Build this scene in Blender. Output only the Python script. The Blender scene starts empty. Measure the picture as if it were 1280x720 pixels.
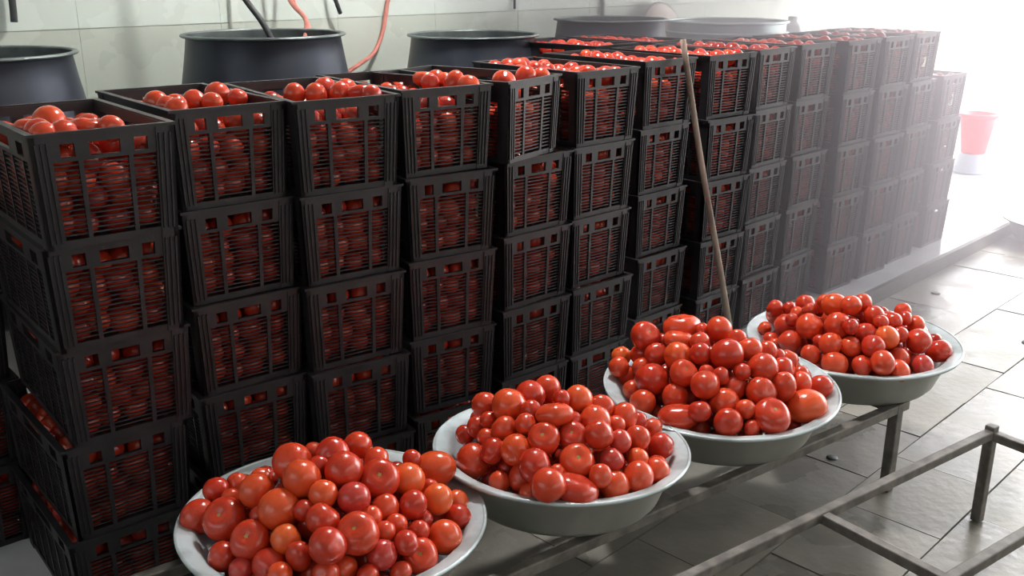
import bpy, math, random
import numpy as np
from mathutils import Matrix, Vector

# ---------------------------------------------------------------- camera
scene = bpy.context.scene
COL = scene.collection
cam_data = bpy.data.cameras.new('camera')
cam_data.sensor_width = 36.0
cam_data.lens = 1230.0 / 1280.0 * 36.0
cam_data.clip_end = 200
camera = bpy.data.objects.new('camera', cam_data)
COL.objects.link(camera)
camera.location = (0, 0, 1.57)
camera.rotation_euler = (math.radians(72.0), 0, math.radians(44.6 - 90.0))
scene.camera = camera

# ---------------------------------------------------------------- world, lights, exposure
world = bpy.data.worlds.new('world')
scene.world = world
world.use_nodes = True
wn = world.node_tree
for n in list(wn.nodes):
    wn.nodes.remove(n)
wo = wn.nodes.new('ShaderNodeOutputWorld')
wb = wn.nodes.new('ShaderNodeBackground')
wb.inputs['Color'].default_value = (0.93, 0.96, 1.0, 1)
wb.inputs['Strength'].default_value = 7.0
wn.links.new(wb.outputs[0], wo.inputs[0])

scene.view_settings.view_transform = 'Standard'
scene.view_settings.look = 'None'
scene.view_settings.gamma = 1.0
scene.view_settings.use_curve_mapping = False
scene.view_settings.exposure = 0.0


def area_light(name, loc, rot, sx, sy, power, color):
    d = bpy.data.lights.new(name, 'AREA')
    d.shape = 'RECTANGLE'
    d.size = sx
    d.size_y = sy
    d.energy = power
    d.color = color
    o = bpy.data.objects.new(name, d)
    o.location = loc
    o.rotation_euler = rot
    COL.objects.link(o)
    return o


# added fill lights at left and behind the camera; daylight from the open loading bay
area_light('fill_light_left', (-2.3, 1.6, 2.1), (0, math.radians(-90), 0), 1.6, 3.0, 14, (0.86, 0.94, 1.0))
area_light('fill_light_front', (2.6, -2.3, 2.2), (math.radians(90), 0, 0), 5.0, 1.4, 24, (1.0, 0.95, 0.9))
area_light('bay_light', (8.3, 1.0, 1.9), (0, math.radians(90), 0), 2.8, 5.0, 215, (1.0, 0.97, 0.95))
# sun on the yard outside
sd = bpy.data.lights.new('sun', 'SUN')
sd.energy = 9.0
sd.angle = math.radians(0.6)
sd.color = (1.0, 0.94, 0.84)
sun = bpy.data.objects.new('sun', sd)
sun.rotation_euler = (math.radians(20), math.radians(38), 0)
COL.objects.link(sun)

# ---------------------------------------------------------------- materials


def new_mat(name):
    m = bpy.data.materials.new(name)
    m.use_nodes = True
    nt = m.node_tree
    bsdf = nt.nodes['Principled BSDF']
    return m, nt, bsdf


def noise_mat(name, c1, c2, scale=8.0, rough=(0.4, 0.6), metallic=0.0, bump=0.0, bump_scale=60.0,
              detail=4.0, stops=(0.35, 0.65), coat=0.0, stretch=(1, 1, 1)):
    m, nt, b = new_mat(name)
    tc = nt.nodes.new('ShaderNodeTexCoord')
    mp = nt.nodes.new('ShaderNodeMapping')
    mp.inputs['Scale'].default_value = stretch
    nz = nt.nodes.new('ShaderNodeTexNoise')
    nz.inputs['Scale'].default_value = scale
    nz.inputs['Detail'].default_value = detail
    rp = nt.nodes.new('ShaderNodeValToRGB')
    rp.color_ramp.elements[0].position = stops[0]
    rp.color_ramp.elements[1].position = stops[1]
    rp.color_ramp.elements[0].color = (*c1, 1)
    rp.color_ramp.elements[1].color = (*c2, 1)
    mr = nt.nodes.new('ShaderNodeMapRange')
    mr.inputs['To Min'].default_value = rough[0]
    mr.inputs['To Max'].default_value = rough[1]
    nt.links.new(tc.outputs['Object'], mp.inputs['Vector'])
    nt.links.new(mp.outputs[0], nz.inputs['Vector'])
    nt.links.new(nz.outputs[0], rp.inputs[0])
    nt.links.new(rp.outputs[0], b.inputs['Base Color'])
    nt.links.new(nz.outputs[0], mr.inputs['Value'])
    nt.links.new(mr.outputs[0], b.inputs['Roughness'])
    b.inputs['Metallic'].default_value = metallic
    b.inputs['Coat Weight'].default_value = coat
    if bump:
        n2 = nt.nodes.new('ShaderNodeTexNoise')
        n2.inputs['Scale'].default_value = bump_scale
        n2.inputs['Detail'].default_value = 3
        bp = nt.nodes.new('ShaderNodeBump')
        bp.inputs['Strength'].default_value = bump
        bp.inputs['Distance'].default_value = 0.003
        nt.links.new(mp.outputs[0], n2.inputs['Vector'])
        nt.links.new(n2.outputs[0], bp.inputs['Height'])
        nt.links.new(bp.outputs[0], b.inputs['Normal'])
    return m


def tomato_mat(name, c_lo, c_hi, attr=None):
    m, nt, b = new_mat(name)
    tc = nt.nodes.new('ShaderNodeTexCoord')
    nz = nt.nodes.new('ShaderNodeTexNoise')
    nz.inputs['Scale'].default_value = 18.0
    nz.inputs['Detail'].default_value = 2.0
    mx = nt.nodes.new('ShaderNodeMix')
    mx.data_type = 'RGBA'
    mx.inputs['A'].default_value = (*c_lo, 1)
    mx.inputs['B'].default_value = (*c_hi, 1)
    add = nt.nodes.new('ShaderNodeMath')
    add.operation = 'MULTIPLY_ADD'
    nt.links.new(tc.outputs['Object'], nz.inputs['Vector'])
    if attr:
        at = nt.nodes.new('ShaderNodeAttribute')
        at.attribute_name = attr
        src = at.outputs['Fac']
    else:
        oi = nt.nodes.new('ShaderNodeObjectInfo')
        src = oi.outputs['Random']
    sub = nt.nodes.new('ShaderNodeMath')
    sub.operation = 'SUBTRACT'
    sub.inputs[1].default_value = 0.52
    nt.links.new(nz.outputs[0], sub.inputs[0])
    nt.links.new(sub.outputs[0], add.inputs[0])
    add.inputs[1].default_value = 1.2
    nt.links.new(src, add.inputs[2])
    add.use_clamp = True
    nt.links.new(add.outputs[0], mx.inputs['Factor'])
    nt.links.new(mx.outputs['Result'], b.inputs['Base Color'])
    b.inputs['Roughness'].default_value = 0.25
    b.inputs['Coat Weight'].default_value = 0.35
    b.inputs['Coat Roughness'].default_value = 0.09
    b.inputs['Subsurface Weight'].default_value = 0.0
    return m


M = {}
M['red'] = tomato_mat('tomato_red', (0.52, 0.030, 0.012), (0.70, 0.075, 0.022))
M['orange'] = tomato_mat('tomato_orange', (0.70, 0.075, 0.020), (0.80, 0.135, 0.030))
M['pink'] = tomato_mat('tomato_pink', (0.48, 0.035, 0.028), (0.62, 0.08, 0.05))
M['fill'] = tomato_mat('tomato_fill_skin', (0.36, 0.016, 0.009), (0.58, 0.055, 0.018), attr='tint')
M['scar'] = noise_mat('tomato_scar', (0.30, 0.20, 0.05), (0.42, 0.38, 0.12), scale=90, rough=(0.6, 0.8))
M['crate'] = noise_mat('black_plastic', (0.011, 0.010, 0.013), (0.022, 0.020, 0.024), scale=14, rough=(0.34, 0.55),
                       bump=0.15, bump_scale=120)
M['bowl'] = noise_mat('bowl_metal', (0.38, 0.45, 0.47), (0.58, 0.67, 0.71), scale=9, rough=(0.30, 0.5),
                      metallic=0.25, bump=0.15, bump_scale=40, stops=(0.38, 0.55))
M['bowl_out'] = noise_mat('bowl_outer_metal', (0.30, 0.31, 0.28), (0.42, 0.43, 0.40), scale=5, rough=(0.4, 0.6),
                          metallic=0.35)
M['bowl_grey'] = noise_mat('bowl_grey_metal', (0.22, 0.26, 0.26), (0.30, 0.34, 0.34), scale=30, rough=(0.4, 0.6), metallic=0.3)  # darker grey metal, used over the whole empty basin
M['pot'] = noise_mat('dark_pot_metal', (0.030, 0.036, 0.052), (0.060, 0.068, 0.092), scale=3, rough=(0.32, 0.48),
                     metallic=0.45, stretch=(1, 1, 0.4))
M['pot_in'] = noise_mat('pot_inside_metal', (0.10, 0.12, 0.13), (0.26, 0.30, 0.30), scale=6, rough=(0.3, 0.5), metallic=0.7)
M['steel'] = noise_mat('pale_steel', (0.42, 0.50, 0.50), (0.60, 0.68, 0.68), scale=5, rough=(0.3, 0.45), metallic=0.6)
M['rail'] = noise_mat('worn_grey_rail_paint', (0.08, 0.073, 0.066), (0.19, 0.175, 0.16), scale=22, rough=(0.4, 0.65),
                      bump=0.2, bump_scale=70, metallic=0.2)
M['slab'] = noise_mat('wet_stone_slab', (0.115, 0.11, 0.097), (0.26, 0.25, 0.225), stops=(.2, .8), scale=4, rough=(0.08, 0.5),
                      bump=0.6, bump_scale=22, detail=6)
M['slab2'] = noise_mat('damp_stone_slab', (0.13, 0.125, 0.11), (0.30, 0.285, 0.25), stops=(.2, .8), scale=5, rough=(0.1, 0.6),
                       bump=0.6, bump_scale=26, detail=6)
M['grout'] = noise_mat('dark_floor_joint', (0.07, 0.068, 0.06), (0.12, 0.115, 0.10), scale=20, rough=(0.5, 0.8))
M['kerb'] = noise_mat('platform_screed', (0.50, 0.52, 0.55), (0.66, 0.68, 0.70), scale=4, rough=(0.12, 0.3), bump=0.1)
M['riser'] = noise_mat('dark_step_riser', (0.07, 0.07, 0.065), (0.14, 0.135, 0.12), scale=8, rough=(0.4, 0.7))
M['wall_tile'] = noise_mat('pale_green_wall_tile', (0.48, 0.53, 0.47), (0.54, 0.59, 0.53), scale=2.5, rough=(0.18, 0.35))
M['wall_tile_light'] = noise_mat('white_green_wall_tile', (0.60, 0.67, 0.62), (0.66, 0.73, 0.68), scale=2.5, rough=(0.18, 0.35))
M['wall_grout'] = noise_mat('wall_joint', (0.42, 0.46, 0.41), (0.48, 0.52, 0.47), scale=10, rough=(0.6, 0.8))
M['plaster'] = noise_mat('plaster', (0.55, 0.55, 0.52), (0.62, 0.62, 0.58), scale=3, rough=(0.7, 0.9))
M['cream'] = noise_mat('cream_yard_wall', (0.78, 0.70, 0.48), (0.86, 0.78, 0.56), scale=2, rough=(0.7, 0.9))
M['yard'] = noise_mat('yard_concrete', (0.66, 0.66, 0.64), (0.78, 0.78, 0.76), scale=2, rough=(0.4, 0.7))
M['wood'] = noise_mat('stick_wood', (0.22, 0.16, 0.13), (0.38, 0.31, 0.26), scale=30, rough=(0.5, 0.7), bump=0.4,
                      stretch=(1, 1, 0.12))
M['red_plastic'] = noise_mat('red_plastic', (0.75, 0.03, 0.05), (0.85, 0.06, 0.08), scale=4, rough=(0.3, 0.45))
M['red_hose'] = noise_mat('red_rubber', (0.50, 0.16, 0.13), (0.62, 0.24, 0.20), scale=20, rough=(0.4, 0.6))
M['black'] = noise_mat('black_rubber', (0.03, 0.035, 0.04), (0.06, 0.065, 0.07), scale=20, rough=(0.4, 0.6))
M['white_plastic'] = noise_mat('white_plastic', (0.82, 0.84, 0.85), (0.90, 0.92, 0.93), scale=6, rough=(0.3, 0.5))
M['tan'] = noise_mat('tan_lid', (0.62, 0.50, 0.42), (0.78, 0.68, 0.60), scale=8, rough=(0.4, 0.6))
M['tub_shade'] = noise_mat('tub_painted_shade', (0.50, 0.54, 0.66), (0.60, 0.64, 0.75), scale=6, rough=(0.4, 0.6))  # blue-grey shade below the pail put into the tub colour

m, nt, b = new_mat('lamp_panel')
b.inputs['Emission Color'].default_value = (1.0, 0.97, 0.93, 1)
b.inputs['Emission Strength'].default_value = 380.0
b.inputs['Base Color'].default_value = (0.9, 0.9, 0.9, 1)
M['lamp'] = m

m = bpy.data.materials.new('haze')  # scattering volume that stands in for veiling glare
m.use_nodes = True
nt = m.node_tree
for n in list(nt.nodes):
    nt.nodes.remove(n)
ho = nt.nodes.new('ShaderNodeOutputMaterial')
hv = nt.nodes.new('ShaderNodeVolumePrincipled')
hv.inputs['Color'].default_value = (0.95, 0.87, 0.92, 1)
hv.inputs['Density'].default_value = 0.52
hv.inputs['Anisotropy'].default_value = 0.55
nt.links.new(hv.outputs[0], ho.inputs['Volume'])
M['haze'] = m

# ---------------------------------------------------------------- helpers


class MB:
    """collects shapes into one mesh"""

    def __init__(self):
        self.v = []
        self.f = []
        self.s = []

    def add(self, verts, faces, smooth=False):
        k = len(self.v)
        self.v += [tuple(p) for p in verts]
        self.f += [tuple(i + k for i in q) for q in faces]
        self.s += [smooth] * len(faces)
        return self

    def box(self, x0, x1, y0, y1, z0, z1, mat=None):
        p = [(x0, y0, z0), (x1, y0, z0), (x1, y1, z0), (x0, y1, z0), (x0, y0, z1), (x1, y0, z1), (x1, y1, z1), (x0, y1, z1)]
        if mat is not None:
            p = [tuple(mat @ Vector(q)) for q in p]
        return self.add(p, [(0, 3, 2, 1), (4, 5, 6, 7), (0, 1, 5, 4), (1, 2, 6, 5), (2, 3, 7, 6), (3, 0, 4, 7)])

    def lathe(self, prof, n=64, closed=False):
        """prof: list of (r, z); revolve about z"""
        vs = []
        fs = []
        k = len(prof)
        for i in range(n):
            a = 2 * math.pi * i / n
            for r, z in prof:
                vs.append((r * math.cos(a), r * math.sin(a), z))
        for i in range(n):
            j = (i + 1) % n
            for q in range(k - 1 + (1 if closed else 0)):
                q2 = (q + 1) % k
                fs.append((i * k + q, j * k + q, j * k + q2, i * k + q2))
        return self.add(vs, fs, True)

    def tube(self, pts, r, n=10):
        P = [Vector(p) for p in pts]
        vs = []
        fs = []
        up = Vector((0, 0, 1))
        for i, p in enumerate(P):
            t = (P[min(i + 1, len(P) - 1)] - P[max(i - 1, 0)]).normalized()
            a = t.cross(up)
            if a.length < 1e-3:
                a = t.cross(Vector((1, 0, 0)))
            a.normalize()
            bq = t.cross(a)
            rr = r[i] if isinstance(r, (list, tuple)) else r
            for k in range(n):
                g = 2 * math.pi * k / n
                vs.append(p + (a * math.cos(g) + bq * math.sin(g)) * rr)
        for i in range(len(P) - 1):
            for k in range(n):
                k2 = (k + 1) % n
                fs.append((i * n + k, i * n + k2, (i + 1) * n + k2, (i + 1) * n + k))
        fs.append(tuple(range(n))[::-1])
        fs.append(tuple((len(P) - 1) * n + k for k in range(n)))
        return self.add(vs, fs, True)

    def mesh(self, name, mat):
        me = bpy.data.meshes.new(name)
        me.from_pydata(self.v, [], self.f)
        me.polygons.foreach_set('use_smooth', self.s)
        if mat is not None:
            me.materials.append(mat)
        me.update()
        return me


def link(name, me, parent=None, loc=None, rot=None, bevel=0.0):
    o = bpy.data.objects.new(name, me)
    COL.objects.link(o)
    if parent is not None:
        o.parent = parent
    if loc is not None:
        o.location = loc
    if rot is not None:
        o.rotation_euler = rot
    if bevel:
        bv = o.modifiers.new('bevel', 'BEVEL')
        bv.width = bevel
        bv.segments = 2
        bv.limit_method = 'ANGLE'
    return o


def tag(o, label, cat, group=None, kind=None):
    o['label'] = label
    o['category'] = cat
    if group:
        o['group'] = group
    if kind:
        o['kind'] = kind
    return o


def empty(name, loc, rot=(0, 0, 0)):
    o = bpy.data.objects.new(name, None)
    o.empty_display_size = 0.1
    o.location = loc
    o.rotation_euler = rot
    COL.objects.link(o)
    return o


def structure(name, me, **k):
    o = link(name, me, **k)
    o['kind'] = 'structure'
    return o


rnd = random.Random(11)
nrs = np.random.RandomState(5)
PLAT = 0.07       # platform height
STEP_Y = 1.955    # edge of the raised platform

# ---------------------------------------------------------------- setting: floor with stone slabs
fm = MB()
fm.box(-2.6, 16.5, -6.0, STEP_Y, -0.20, -0.012)
floor = structure('floor', fm.mesh('floor', M['grout']))
slab_meshes = []
for k in range(4):
    s = MB()
    w = 0.2025 - 0.0022
    d = 0.158 - 0.0022
    s.box(-w, w, -d, d, -0.03, 0.0)
    slab_meshes.append(s.mesh('stone_slab', M['slab'] if k % 2 else M['slab2']))
nx = 0
y = STEP_Y - 0.155 - 0.15
row = 0
while y > -1.6:
    off = 0.2 * (row % 2)
    x = -0.4 + off
    while x < 8.4:
        # only slabs the camera can see or a step to the side of it
        if (x - 0.4) > -0.9 and (y + 0.9) > -0.55 * (x - 2.2) - 0.6 and y < 1.9:
            o = link('stone_slab', slab_meshes[rnd.randrange(4)], floor,
                     (x, y, rnd.uniform(-0.004, 0.0)),
                     (rnd.uniform(-0.004, 0.004), rnd.uniform(-0.004, 0.004), rnd.uniform(-0.004, 0.004)))
            nx += 1
        x += 0.405
    y -= 0.316
    row += 1
print('slabs', nx)
# gutter strip of narrow slabs along the step
g = MB()
g.box(-0.197, 0.197, -0.145, 0.145, -0.03, 0.0)
gm = g.mesh('edge_slab', M['slab2'])
for i in range(22):
    link('edge_slab', gm, floor, (-0.4 + i * 0.405, STEP_Y - 0.155, -0.003 + rnd.uniform(-0.002, 0.002)), (0, 0, rnd.uniform(-.003, .003)))

# raised platform the crates stand on, with its dark riser
p = MB()
p.box(-2.6, 16.5, STEP_Y + 0.02, 8.0, -0.2, PLAT)
platform = structure('floor_platform', p.mesh('floor_platform', M['kerb']))
p = MB()
p.box(-2.6, 16.5, STEP_Y - 0.004, STEP_Y + 0.02, -0.2, PLAT - 0.002)
structure('trim_1', p.mesh('trim_1', M['riser']))

# back wall, tiled
WALL_Y = 3.9
w = MB()
w.box(-2.6, 8.2, WALL_Y + 0.008, WALL_Y + 0.2, PLAT, 3.4)
wall_back = structure('wall_back', w.mesh('wall_back', M['wall_grout']))
for zi, (z0, z1) in enumerate([(0.90, 1.35), (1.35, 1.80), (1.80, 2.25)]):
    for i in range(18):
        x0 = -2.6 + i * 0.6
        t = MB()
        t.box(x0 + 0.0007, x0 + 0.5993, WALL_Y - 0.001 - rnd.uniform(0, .0012), WALL_Y + 0.008, z0 + 0.0015, z1 - 0.0015)
        link('wall_tile', t.mesh('wall_tile', M['wall_tile'] if zi == 0 else M['wall_tile_light']), wall_back)

# other walls and ceiling
w = MB(); w.box(-2.8, -2.6, -2.7, 4.1, 0, 3.4)
structure('wall_left', w.mesh('wall_left', M['plaster']))
w = MB(); w.box(-2.6, 8.2, -2.9, -2.7, 0, 3.4)
structure('wall_front', w.mesh('wall_front', M['plaster']))
w = MB(); w.box(-2.8, 8.4, -2.9, 4.1, 3.4, 3.55)
structure('ceiling', w.mesh('ceiling', M['plaster']))
# yard wall beyond the open bay
w = MB(); w.box(15.3, 15.5, -6, 12, 0, 2.6)
structure('wall_yard', w.mesh('wall_yard', M['cream']))

# low masonry counter carrying the cauldrons
w = MB(); w.box(0.9, 7.2, 3.12, 3.82, PLAT, 0.50)
structure('trim_2', w.mesh('trim_2', M['plaster']))

# haze volume added to imitate the glare of the bright bay
w = MB(); w.box(3.35, 5.6, 1.25, 3.85, 0.09, 3.3)
hz = link('haze', w.mesh('haze', M['haze']))
tag(hz, 'added bright thin haze imitating glare in front of the far crates', 'haze', kind='stuff')

# ceiling lamp above the bench
lm = empty('ceiling_lamp', (2.75, 2.35, 3.2))
tag(lm, 'flat white ceiling lamp hanging over the crates', 'lamp')
w = MB(); w.box(-.17, .17, -.17, .17, 0.0, 0.05)
link('housing', w.mesh('housing', M['white_plastic']), lm)
w = MB(); w.box(-.135, .135, -.135, .135, -0.012, 0.001)
link('diffuser', w.mesh('diffuser', M['lamp']), lm)
w = MB(); w.tube([(0, 0, .05), (0, 0, .2)], .01)
link('hanging_rod', w.mesh('hanging_rod', M['white_plastic']), lm)
TOMATOES = [
"-220,181,442,39r -204,94,465,49s -160,209,472,29r -152,231,432,23o -113,201,471,26r -142,67,521,37o -155,150,474,23r -147,-28,517,44o -215,-23,473,41s -171,-86,484,31o -255,20,433,31r -211,-86,440,37r -252,-45,432,26p -221,-138,451,25o -175,-137,470,30t -120,-79,525,23r -109,-128,518,35r -78,-88,548,30o -60,50,563,43r -89,-30,565,40o -36,-15,569,23w -2,53,564,23r 103,36,549,32w 13,3,572,38r -8,-65,567,41r 85,-56,550,30r 51,-109,541,43s 120,-117,514,38o 212,-20,493,23r 254,-48,462,45l -32,-129,535,36p 28,-153,498,31r 84,-177,492,31r 179,-117,468,23r 164,-165,468,35o 236,-144,425,26o 205,-181,412,31r 120,-235,424,37o 64,-218,456,23r -16,-208,486,23r 22,-196,481,23r -20,-168,504,23r -74,-195,501,45s -146,-194,505,38r -43,-231,455,32p 5,-248,467,27r 39,-249,421,38s -111,-194,439,28r -157,-200,450,27r -87,-240,433,23r -24,-264,421,23r 51,255,429,30z 144,189,452,27z 104,223,443,31z 256,20,432,28z 175,126,474,32z -77,236,441,26z 199,157,435,26z -6,263,425,26z 123,20,385,31z -71,161,453,26z 184,16,392,28z 102,83,346,27z -80,-65,423,33z 90,-183,398,27z 39,163,405,30z 77,-7,440,25z 157,61,450,27z -108,122,452,32z 92,152,483,25z 21,23,493,30z -173,-59,398,27z 190,12,457,25z 166,-66,443,33z 50,-8,388,25z -16,41,437,25z 12,117,420,30z 146,118,362,27z -171,100,372,25z 66,102,418,27z -122,180,395,31z -125,132,375,29z -66,-21,467,27z 62,75,490,28z -55,-135,382,26z -130,66,361,25z -3,-191,427,31z 62,-95,361,30z 35,-41,477,27z 19,-82,423,25z -56,93,466,28z 180,75,351,30z -161,22,486,25z -105,58,411,27z -103,-157,409,28z 79,48,432,31z -35,201,387,32z -42,-217,375,30z 29,-129,392,31z -174,12,399,27z -123,-24,350,30z 5,159,342,29z -137,4,438,29z -29,-109,425,27z 101,155,347,32z -90,88,349,27z -49,134,359,30z 96,-62,399,25z 111,-104,436,30z -95,-71,347,25z -66,126,413,30z -24,90,360,26z -63,196,341,29z 38,124,492,25z 184,132,390,28z -97,123,510,24x 10,-107,472,32z -75,-23,377,30z -1,31,386,32z 126,19,475,29z -100,-74,479,32z -27,-19,435,29z 142,-79,367,24z 139,121,418,30z -151,-98,382,25z 209,91,425,28z 231,5,391,25z -35,211,450,30z -34,-64,460,26z 200,-71,346,24z -209,-34,348,29z 123,93,471,29z 29,57,453,24z 122,-75,474,24z 40,-190,373,27z -96,222,399,26z 131,-153,386,24z -35,-51,397,25z -138,-161,348,25z 26,220,397,26z 53,118,348,24z -22,97,510,29z 113,-27,499,29z 155,-40,383,25z 148,-138,346,24z 102,163,423,30z 50,57,536,26z -232,-84,392,24z -44,69,399,25z 196,-111,394,32z -52,-188,430,24z -218,74,397,25z -135,-62,433,26z 40,204,463,31z -17,-95,357,25z -73,31,380,25z -98,33,465,26z 52,74,371,27z 43,-57,392,26z -9,-10,515,25z 109,-175,444,25z -31,-161,339,27z 46,-162,437,32z -179,-78,342,30z -187,131,409,24z -44,55,492,24z -55,-53,506,29z 190,26,338,25z -87,-127,450,30z -201,69,347,28z 5,162,450,28z -107,-124,378,25z -104,-207,380,28z 92,-136,356,26z 44,-11,524,27z -150,-139,424,24z 139,-18,433,25z",
"-60,209,488,37r -105,76,546,45o -33,73,554,39r 31,74,551,35w -29,-30,575,23r -94,12,548,29r -84,-55,560,40f -137,-13,536,29r -157,40,515,33r -136,117,504,23r -142,152,476,28r -153,186,447,25r -226,77,441,44w -211,27,481,32r -181,77,488,23r -185,-26,493,38o -138,-72,522,39s -205,-106,487,42r -201,-60,439,33r -234,-174,477,40w -166,-140,465,23r -234,-116,434,23o -240,-25,430,26r 20,-41,560,38o 62,-80,539,32r 98,-124,516,35r 143,-131,490,25r 226,-118,438,27r -39,-75,535,24r 5,-107,529,40w -78,-109,519,36s -45,-161,530,35w 11,-181,500,29p 73,-185,487,32r 163,-192,436,33w -114,-154,483,42s -45,-202,479,30p 35,-216,459,26o 65,-251,428,32r -111,-223,471,28w -70,-230,433,37o -6,-249,435,40r -169,-197,450,45f 49,-137,516,23r 105,197,466,28z 173,168,448,30z 9,230,458,30z 58,255,426,24z -36,259,427,25z 217,126,438,31z 126,229,426,24z -56,144,520,25x -26,21,393,27z 41,-165,397,30z -193,-3,438,24z -113,165,348,32z -42,-46,425,25z 85,-41,394,28z -145,40,424,25z 7,-71,421,31z 184,-15,353,26z -109,-105,341,29z 68,-90,416,28z 52,103,508,29z 151,-37,435,31z -161,-140,371,30z 208,25,403,25z -38,44,440,26z -122,96,392,26z 54,119,413,31z -117,81,443,25z 112,143,433,33z 48,-88,363,29z -85,-79,424,28z -44,125,424,24z -51,108,358,33z -194,46,394,31z -153,-98,405,25z 133,-17,380,26z -14,-140,436,30z -53,211,397,31z -94,-52,367,26z 89,-2,449,29z 5,-214,378,25z 122,-97,355,24z 155,9,468,28z 48,-19,370,25z 11,184,418,32z 119,-154,382,29z -22,19,509,28z -17,206,349,32z 163,172,382,25z -52,-174,374,32z 168,77,406,28z 8,19,464,26z -100,8,469,27z 76,104,465,24z -17,-56,472,30z -102,147,405,28z -13,165,485,31z -135,-31,395,31z -179,138,423,27z 84,22,519,28z 1,93,483,33z 124,145,348,31z -226,-21,373,25z 8,134,375,31z -59,-66,496,24z -86,-152,410,25z 171,-87,388,29z 126,34,350,32z -191,-89,379,24z 116,71,411,28z -31,-74,377,28z -71,78,417,26z -46,-102,466,25z 58,28,478,26z 109,-63,469,31z 28,-36,502,29z 69,65,365,30z 198,63,362,32z 153,92,466,26z -60,154,337,25z 192,-81,445,26z -10,-191,418,28z 73,-136,344,25z 81,-146,450,27z 90,174,375,25z -42,-25,373,25z 15,-24,445,25z -86,12,389,26z -160,-15,348,25z 199,-39,396,27z 45,50,408,25z 134,93,337,24z 53,177,476,30z -137,-56,449,32z 31,-83,478,24z 65,-225,377,27z 3,-124,371,25z 15,70,362,25z -149,100,343,30z 177,-125,347,25z 73,206,422,32z 115,-91,424,25z 7,126,437,25z -65,-141,452,26z -202,110,383,24z -72,157,456,28z 1,-21,396,24z -103,37,347,32z -90,-202,351,24z 109,49,480,31z 40,206,344,25z -84,-18,426,27z 200,108,389,24z 166,-77,340,24z -67,47,488,28z 250,-37,404,25z 173,-148,407,26z -50,-6,457,25z -2,79,420,27z 94,-188,338,26z -41,-120,396,27z 121,-213,403,29z 35,-193,342,29z",
"-69,222,535,46s -20,192,516,23r 24,160,557,50f 39,98,556,23r -49,116,544,39f -58,41,564,28r -60,242,468,33r -95,159,501,36r -123,65,532,40o -106,4,550,33r -97,287,460,30o -164,243,458,31r -124,242,419,33r -129,185,464,29r -195,101,470,48w -169,13,508,40s -211,156,426,28r -251,87,422,38r -202,13,449,38r -188,-70,505,41r -136,-40,516,23r -255,-36,421,50f -248,-97,455,31r 57,49,567,40r -72,-60,556,47r 0,-86,559,36r 57,-109,544,29r 18,-34,572,27r -25,-146,527,43r -86,-119,527,24r 49,-167,509,35r -134,-84,518,25r -101,-105,478,38r -76,-175,481,42r -10,-204,485,40t -165,-120,461,40r -154,-178,457,28r -114,-234,442,50s 30,-256,430,50l -213,-164,435,38r -168,-209,419,23r 85,-206,467,33r 158,-230,440,35r 165,-120,491,29r 94,-124,521,23r 52,197,485,26z 136,215,435,29z 108,164,491,26z 121,98,522,27z 213,-148,429,25z 220,128,434,32z 162,123,485,26z 229,10,461,25z 155,-168,462,26z 179,171,442,33z 64,256,424,25z 253,-37,433,30z 228,68,452,25z 69,128,523,24z -5,251,439,32z 169,80,499,24z 87,218,455,25z 198,99,469,24z 237,-100,432,27z -1,36,488,27z 208,5,389,32z -38,47,379,27z -106,77,343,31z -120,156,363,32z -51,108,448,29z 96,-2,451,28z 102,-167,342,27z 24,-64,492,26z 121,-200,400,31z 18,-68,373,25z -70,-9,448,28z -18,-170,432,29z -5,134,357,27z -59,109,357,30z 42,-146,358,24z 168,50,391,28z -146,8,426,31z 120,186,361,27z -138,196,399,27z -202,-73,379,29z 62,210,359,26z -58,-47,404,28z 143,12,362,27z 154,-70,434,29z 4,107,409,30z 124,111,349,32z 123,-128,437,31z -105,141,437,32z -35,-140,365,29z 47,141,438,26z -34,-44,477,27z -69,-187,390,25z 32,-50,415,27z 189,-74,350,26z -3,66,533,25z -12,174,469,25z -42,-200,336,24z -11,12,402,25z 187,-111,402,30z -67,-98,354,27z -123,-52,437,29z -113,-143,432,28z 78,-77,403,26z -134,-174,358,25z -62,35,498,28z 78,59,396,26z -207,28,396,26z 138,-9,493,32z 164,-116,350,26z -154,-94,342,26z 225,55,375,27z 137,-57,384,25z 129,58,470,31z 6,196,403,25z -103,65,445,26z 71,-31,515,28z 95,-31,405,27z 8,-185,379,25z 115,114,431,27z 166,121,404,31z -156,28,373,29z 106,157,400,28z 86,11,373,27z -89,12,386,31z -170,-69,437,26z -59,178,394,30z 11,-124,446,28z 64,-188,359,25z -195,85,368,32z -216,-24,368,26z -53,2,533,25z -131,-15,372,24z 113,-69,508,25z 36,151,386,29z -158,97,407,27z 14,207,354,25z 81,-61,473,28z 11,140,497,25z 64,65,480,27z -85,-49,481,25z -120,-114,385,29z -2,-22,527,29z -83,202,432,25z 179,-20,454,25z 83,22,514,29z 79,-111,365,26z 67,-125,444,25z -54,-114,417,29z 41,-166,441,27z 33,-4,494,25z -175,159,388,30z -153,-62,388,25z -83,73,389,25z -42,127,402,25z 170,47,439,25z 84,118,478,29z 136,-25,429,25z 63,199,405,25z 252,43,420,25z 90,167,446,25z -77,-163,348,27z 42,34,420,26z -176,-134,372,29z -89,100,487,27z 55,94,442,24z -80,196,346,25z 17,84,476,24z 11,-231,369,25z 65,109,358,30z -47,-120,466,28z 18,80,367,27z -11,-72,437,28z",
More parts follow.
